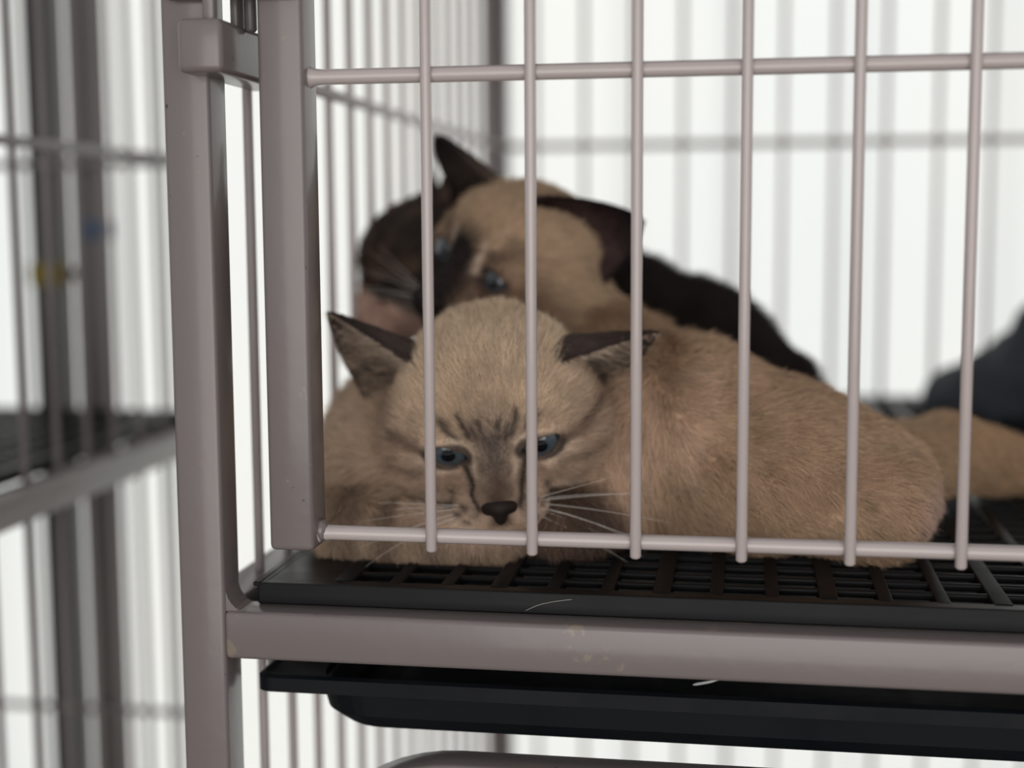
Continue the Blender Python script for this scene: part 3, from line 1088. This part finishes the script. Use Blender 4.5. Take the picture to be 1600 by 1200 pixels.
def k1_len(P):
    q = h1.loc(P)
    r_ = np.linalg.norm(q - np.array([0, 3.9, -1.2]), axis=1)
    L = 0.055 + 0.10 * sm(r_, 0.5, 1.6) + 0.42 * sm(r_, 1.2, 4.6)
    hd = on_head(q)
    L = L * hd + 0.75 * (1 - hd)
    for sg in (-1, 1):
        e = np.linalg.norm((q - np.array([sg * 1.40, 2.75, -0.10])) / np.array([0.85, 1.2, 0.55]), axis=1)
        L *= sm(e, 0.55, 1.5)
    nz = np.linalg.norm((q - np.array([0, 4.1, -1.66])) / np.array([0.58, 0.7, 0.40]), axis=1)
    return L * sm(nz, 0.8, 1.2)

EARD, EARIN = lin(66, 54, 49) * G, lin(132, 110, 101) * G
def ear_col(outer, inner, tipc, flip=False):
    def fn(uv, P):
        c = np.where((uv[:, 2] > 0.5)[:, None], inner, outer)
        c = lerp(c, tipc, sm(uv[:, 1], 0.45, 0.95))
        edge = np.minimum(uv[:, 0], 1 - uv[:, 0])
        c = lerp(c, tipc, 0.8 * (1 - sm(edge, 0.0, 0.10)) * (uv[:, 1] > 0.1))
        c = lerp(c, outer * 1.5, 0.5 * (1 - sm(uv[:, 1], 0, 0.25)) * (uv[:, 2] < 0.5))
        return c * (1 + 0.12 * wob(P, 7, 8))[:, None]
    return fn
def ear_len(short, inner):
    return lambda uv: np.where(uv[:, 2] > 0.5, inner * (1 - 0.75 * sm(uv[:, 1], 0.3, 0.95)) * np.where(np.abs(uv[:, 0] - 0.5) > 0.42, 0.5, 1.0), short * (1 - 0.4 * uv[:, 1]))

ears1 = [
    dict(geo=dict(base=(-1.65, 6.9, 3.25), tip=(-4.86, 5.8, 6.20), opening=(-0.42, -0.66, -0.62), w0=2.6, t_front=1.6, t_back=1.6, pinch=0.80),
         colour=ear_col(EARD, EARIN * 0.30, DARK * 0.6), length=ear_len(0.18, 1.05), inflow=(-0.85, -0.25, 0.35), density=650, inhair=PALE * 0.8),
    dict(geo=dict(base=(2.3, 7.0, 4.05), tip=(6.2, 6.0, 5.62), opening=(0.25, -0.34, -0.90), w0=2.35, t_front=1.5, t_back=1.6, pinch=0.78),
         colour=ear_col(EARD, EARIN * 0.30, DARK * 0.6), length=ear_len(0.18, 1.05), inflow=(0.9, -0.3, 0.10), density=650, inhair=PALE * 0.8),
]
k1 = kitten('pale kitten with striped tabby face and blue eyes, resting its chin right behind the bars', F1, h1, ears1, k1_col, k1_flow, k1_len,
            620, 101, (-0.5, 8, ZT), rad=0.0075, clump=0.22)
for sg in (-1, 1):
    eyeball(k1, h1, sg, M_EYE, (0.02, 1, -0.02))
nose_part(k1, h1, M_NOSE, 0.86, -0.04)
WROWS = [(0.95, 3.35, -1.75, 1, 0.35, 0.25, 4.0, 0.12), (1.0, 3.3, -1.85, 1, 0.3, 0.08, 4.4, 0.16), (1.0, 3.3, -1.95, 1, 0.32, -0.10, 4.2, 0.2),
         (1.0, 3.25, -2.05, 1, 0.3, -0.25, 3.8, 0.25), (0.9, 3.4, -1.65, 1, 0.4, 0.4, 3.4, 0.08), (0.9, 3.4, -2.1, 1, 0.3, -0.4, 3.2, 0.25),
         (0.95, 3.4, -1.9, 1, 0.5, 0.0, 3.6, 0.3), (1.05, 3.2, -1.8, 1, 0.15, 0.15, 3.9, 0.2)]
whiskers(k1, h1, WROWS)

# ---------------- kitten behind it: sandy body on the right, dark ears and mask
SAND, SANDL = lin(156, 128, 100) * G, lin(170, 142, 118) * G
MASK, EARK = lin(40, 32, 31) * G, lin(30, 25, 26) * G
h2 = Head((0.60, 13.7, 7.66), 0.64, -0.03, 0.40, 1.04, lids=(0.36, 0.33), tilt=0.12)
F2 = Field((-5.5, 3.2, ZT - 0.2), (25.5, 22.5, 11.6), 0.125)
h2.build(F2)
cap(F2, (0.8, 14.2, 6.3), (6.2, 11.0, 2.2), 2.0, 2.4, 0.8)        # neck
ell(F2, (7.3, 9.2, 1.65), (3.2, 3.9, 3.45), 0.8)
ell(F2, (10.0, 8.8, 0.75), (3.8, 4.5, 2.95), 1.0)
ell(F2, (12.7, 8.6, 0.15), (2.7, 3.9, 2.2), 0.9)
ell(F2, (13.2, 6.4, -0.3), (1.7, 1.9, 1.6), 0.6)                   # folded hind leg
ell(F2, (5.2, 7.6, 0.8), (1.7, 1.9, 2.3), 0.8)                     # chest
cap(F2, (4.6, 7.0, -0.2), (3.3, 5.0, -0.65), 1.1, 0.85, 0.4)       # dark forepaw
cap(F2, (13.0, 11.2, 0.0), (16.6, 14.4, 0.45), 1.7, 1.3, 0.8)     # hind leg stretched out behind
cap(F2, (16.6, 14.4, 0.45), (20.3, 18.3, -0.65), 1.3, 0.88, 0.4)
cap(F2, (20.3, 18.3, -0.65), (23.2, 19.8, -0.85), 0.88, 0.78, 0.3)
F2.ground(ZT)

def k2_col(P):
    q = h2.loc(P)
    n = len(P)
    c = np.repeat(SAND[None, :], n, 0)
    t = 0.5 + 0.5 * wob(P * np.array([0.5, 0.5, 1.6]), 2.2, 31)
    c = lerp(c, lin(134, 103, 78) * G, 0.45 * np.clip(t, 0, 1))
    c = blob(c, P, (5.0, 6.6, 2.3), (2.0, 2.5, 3.0), SANDL * 1.08, 0.75)
    c = blob(c, P, (7.4, 6.0, 2.6), (0.8, 2.6, 2.6), SANDL * 1.05, 0.6)
    c = blob(c, P, (3.6, 5.4, -0.6), (1.9, 1.9, 1.2), lin(70, 52, 46) * G, 0.9)
    c = blob(c, P, (15.0, 6.6, -0.4), (1.2, 2.5, 1.4), PINKISH * 1.1, 0.6)
    leg = sm(P[:, 0], 15.5, 17.5) * (P[:, 1] > 11.5)
    c = lerp(c, lin(160, 128, 94) * G, 0.8 * leg)
    c = blob(c, P, (22.0, 19.0, -0.5), (1.2, 2.0, 1.0), lin(150, 84, 44) * G, 0.8)
    hd = on_head(q)
    f = lin(158, 132, 104) * G + np.zeros((n, 3))
    f = lerp(f, lin(128, 100, 78) * G, 0.8 * sm(q[:, 1], 0.8, 2.4) * sm(-q[:, 2], -1.6, 0.4))
    # brown smudges over the eyes, dark muzzle
    for sg in (-1, 1):
        f = stroke(f, q, (sg * 1.2, 0.5), (sg * 1.7, 1.0), 0.38, lin(92, 70, 56) * G, 0.75)
        f = stroke(f, q, (sg * 2.0, -0.3), (sg * 2.9, -0.6), 0.45, lin(104, 76, 56) * G, 0.7)
        f = stroke(f, q, (sg * 1.3, -0.9), (sg * 2.2, -1.2), 0.4, lin(96, 70, 54) * G, 0.7)
        e = np.linalg.norm((q - np.array([sg * 1.40, 2.75, -0.12])) / np.array([0.9, 1.0, 0.62]), axis=1)
        f = lerp(f, lin(52, 38, 34) * G, 0.85 * (1 - sm(e, 0.7, 1.1)))
    f = stroke(f, q, (0.02, 0.6), (0.3, -0.1), 0.16, PALE, 0.0)
    m = stroke(np.zeros((n, 3)), q, (-0.12, 0.25), (-0.2, -2.4), 0.85, np.ones(3), 1.0)[:, 0]
    m = np.maximum(m, stroke(np.zeros((n, 3)), q, (-1.0, -0.75), (-1.3, -2.2), 0.75, np.ones(3), 1.0)[:, 0])
    f = lerp(f, MASK * 0.8, np.clip(m * 1.5, 0, 1))
    f = lerp(f, MASK * 0.8, 0.95 * sm(-q[:, 2], 0.15, 0.6) * (1 - sm(q[:, 0], 0.3, 0.9)) * sm(q[:, 1], 0.4, 1.2))
    for sg in (-1, 1):
        f = stroke(f, q, (sg * 0.75, 0.9), (sg * 0.72, -0.05), 0.13, PALE * 0.9, 0.8)
    out = c * (1 - hd[:, None]) + f * hd[:, None]
    return out * (1 + 0.08 * wob(P, 4, 22))[:, None]

def k2_flow(P, Nn):
    q = h2.loc(P)
    hd = on_head(q)
    fb = np.zeros((len(P), 3))
    fb[:, 0] = 0.9
    fb[:, 2] = -0.35 - 0.25 * sm(-P[:, 0], -8, -5)
    fb[:, 1] = 0.1 * wob(P, 1.0, 9)
    fr = 1 - sm(P[:, 0], 6.0, 8.0)
    fb = lerp(fb, np.array([0.15, -0.15, -0.95]), fr)
    fb[:, 2] += 0.25 * wob(P, 0.9, 14)
    return fb * (1 - hd[:, None]) + head_flow(h2, q, h2.M) * hd[:, None]

def k2_len(P):
    q = h2.loc(P)
    hd = on_head(q)
    L = (0.16 + 0.3 * sm(np.linalg.norm(q - np.array([0, 3.9, -1.2]), axis=1), 0.5, 4)) * hd
    body = 0.52 + 0.3 * (1 - sm(P[:, 0], 5.5, 8.5))
    L = L + body * (1 - hd)
    for sg in (-1, 1):
        e = np.linalg.norm((q - np.array([sg * 1.40, 2.75, -0.10])) / np.array([0.85, 1.2, 0.6]), axis=1)
        L *= sm(e, 0.55, 1.4)
    return L

ears2 = [
    dict(geo=dict(base=h2.wor((1.95, 0.75, 1.1)), tip=(5.3, 12.6, 9.2), opening=(0.15, -0.9, -0.40), w0=2.55, t_front=1.3, t_back=1.25, pinch=0.72),
         colour=ear_col(EARK, lin(62, 44, 42) * G, EARK * 0.5), length=ear_len(0.12, 0.3), inflow=(-0.2, -0.5, 0.6), density=420),
    dict(geo=dict(base=(-0.75, 14.7, 9.3), tip=(-2.95, 14.2, 12.55), opening=(-0.85, -0.45, -0.2), w0=2.55, t_front=1.3, t_back=1.3, pinch=0.5),
         colour=ear_col(lin(76, 60, 50) * G, lin(64, 52, 47) * G, EARK), length=ear_len(0.12, 0.25), density=420),
]
k2 = kitten('sandy kitten with black ears and dark muzzle, its rounded back filling the right side', F2, h2, ears2, k2_col, k2_flow, k2_len,
            330, 202, (9, 9, ZT), rad=0.0095, clump=0.25, lift=0.22)
for sg in (-1, 1):
    eyeball(k2, h2, sg, M_EYE2, (0.25, 1, 0.0))
nose_part(k2, h2, M_NOSE)
whiskers(k2, h2, WROWS, seed=5)

# ---------------- dark tabby at the back
TAB, TABB = lin(56, 46, 41) * G, lin(92, 70, 56) * G
h3 = Head((-3.9, 18.6, 7.55), 1.25, 0.32, 0.06, 0.97, lids=(0.06, 0.06), tilt=0.1)
F3 = Field((-8.4, 14.0, ZT - 0.2), (14.5, 23.5, 11.0), 0.15)
h3.build(F3)
cap(F3, (-3.0, 18.9, 6.2), (0.5, 19.6, 3.2), 2.4, 3.0, 0.8)
ell(F3, (3.4, 19.4, 3.4), (4.0, 3.0, 4.4), 0.8)
ell(F3, (6.4, 19.2, 2.5), (4.0, 3.0, 4.2), 0.8)
ell(F3, (9.2, 19.0, 1.2), (2.9, 2.9, 3.0), 0.8)
cap(F3, (-1.0, 19.0, 2.0), (-3.0, 18.0, -1.0), 1.3, 0.8, 0.6)
cap(F3, (0.4, 20.5, 2.0), (-1.6, 19.8, -1.0), 1.3, 0.8, 0.6)
F3.ground(ZT)

def k3_col(P):
    q = h3.loc(P)
    n = len(P)
    c = np.repeat((TAB * 0.75)[None, :], n, 0)
    c = lerp(c, lin(30, 25, 25) * G, sm(P[:, 0], 2, 5) * 0.8)
    hd = on_head(q)
    f = TAB + np.zeros((n, 3))
    f = lerp(f, TABB, np.clip(wob(P, 2.4, 41) * 1.2, 0, 1) * 0.8)
    # pale muzzle and chin, dark stripe through the shut eye
    f = lerp(f, lin(176, 146, 130) * G, 0.95 * sm(q[:, 1] * 0.7 - q[:, 2], 2.2, 2.9))
    for sg in (-1, 1):
        e = np.linalg.norm((q - np.array([sg * 1.5, 2.3, -0.2])) / np.array([1.3, 1.6, 0.45]), axis=1)
        f = lerp(f, TAB * 0.35, 0.9 * (1 - sm(e, 0.6, 1.1)))
    f = lerp(f, TABB * 1.25, 0.5 * np.exp(-((q[:, 2] - 0.55) / 0.3) ** 2) * (q[:, 1] > 1))
    return (c * (1 - hd[:, None]) + f * hd[:, None]) * (1 + 0.15 * wob(P, 5, 23))[:, None]
def k3_flow(P, Nn):
    q = h3.loc(P)
    hd = on_head(q)
    fb = np.repeat(np.array([[0.9, 0, -0.3]]), len(P), 0)
    return fb * (1 - hd[:, None]) + head_flow(h3, q, h3.M) * hd[:, None]
def k3_len(P):
    q = h3.loc(P)
    hd = on_head(q)
    return 0.38 * hd + 0.85 * (1 - hd)
ears3 = [dict(geo=dict(base=h3.wor((sg * 2.0, -0.5, 1.6)), tip=h3.wor((sg * 3.0, -1.5, 4.0)), opening=h3.wor((sg * 0.4, 3, 0.3)) - h3.c, w0=1.35),
              colour=ear_col(TAB, lin(96, 76, 68) * G, TAB * 0.5), length=ear_len(0.15, 0.25), density=250) for sg in (-1, 1)]
k3 = kitten('dark brown tabby kitten with pale muzzle, asleep at the back facing left', F3, h3, ears3, k3_col, k3_flow, k3_len,
            190, 303, (2, 19, ZT), rad=0.012, clump=0.2)
nose_part(k3, h3, M_NOSEP)

# ------------------------------------------------------------------ dark bundle at the back right
FB = Field((12, 34, ZT - 0.3), (46, 50, 14), 0.35)
for c_, r_ in (((33, 42, 1.6), (9, 5.5, 5.2)), ((38, 43, 4.0), (6.5, 5, 7)), ((27.5, 41.5, 0.4), (5.0, 5, 3.8)), ((23.0, 42, -0.8), (4.2, 4.5, 2.2)), ((41, 40, 0.8), (4, 5, 4))):
    ell(FB, c_, r_, 2.0)
FB.ground(ZT)
v, f = FB.mesh()
nn, _ = vnormals(v, f)
v = v + nn * (0.22 * wob(v, 1.3, 77) + 0.1 * wob(v, 3.5, 78))[:, None]
bd = mesh_obj('blanket', v, f, M_BAG, smooth=True)
tag(bd, 'dark slate blanket bundled on the grate at the far right', 'blanket')

# ------------------------------------------------------------------ stray bent wire in the drip tray and loose hairs
def strand(name, pts, r, mat, label, cat, group=None):
    pts = np.asarray(pts, float)
    t = np.linspace(0, len(pts) - 1, 17)
    P = np.stack([np.interp(t, np.arange(len(pts)), pts[:, k]) for k in range(3)], 1)
    for _ in range(3):
        P[1:-1] = (P[:-2] + 2 * P[1:-1] + P[2:]) / 4
    V, F = [], []
    n = 6
    for j in range(len(P)):
        d = norm(P[min(j + 1, len(P) - 1)] - P[max(j - 1, 0)])
        e1 = norm(np.cross(d, [0.1, 1.0, 0.2])); e2 = np.cross(d, e1)
        rr = r * (0.5 if j in (0, len(P) - 1) else 1)
        V += [P[j] + rr * (math.cos(2 * math.pi * k / n) * e1 + math.sin(2 * math.pi * k / n) * e2) for k in range(n)]
    for j in range(len(P) - 1):
        F += [(j * n + k, j * n + (k + 1) % n, (j + 1) * n + (k + 1) % n, (j + 1) * n + k) for k in range(n)]
    F += [tuple(range(n))[::-1], tuple((len(P) - 1) * n + k for k in range(n))]
    return tag(mesh_obj(name, V, F, mat, smooth=True), label, cat, group)
strand('stray_wire', [(7.6, 1.6, -4.72), (8.2, 1.7, -4.62), (8.7, 1.9, -4.4), (9.0, 2.1, -4.1)], 0.05, M_STEEL, 'short bright bent strand lying on the drip tray rim', 'strand')
strand('loose_hair', [(2.7, 0.26, -2.25), (3.1, 0.28, -2.05), (3.6, 0.28, -1.93), (4.1, 0.3, -1.86)], 0.005, M_WHISK, 'single pale hair stuck to the front of the grate', 'hair')
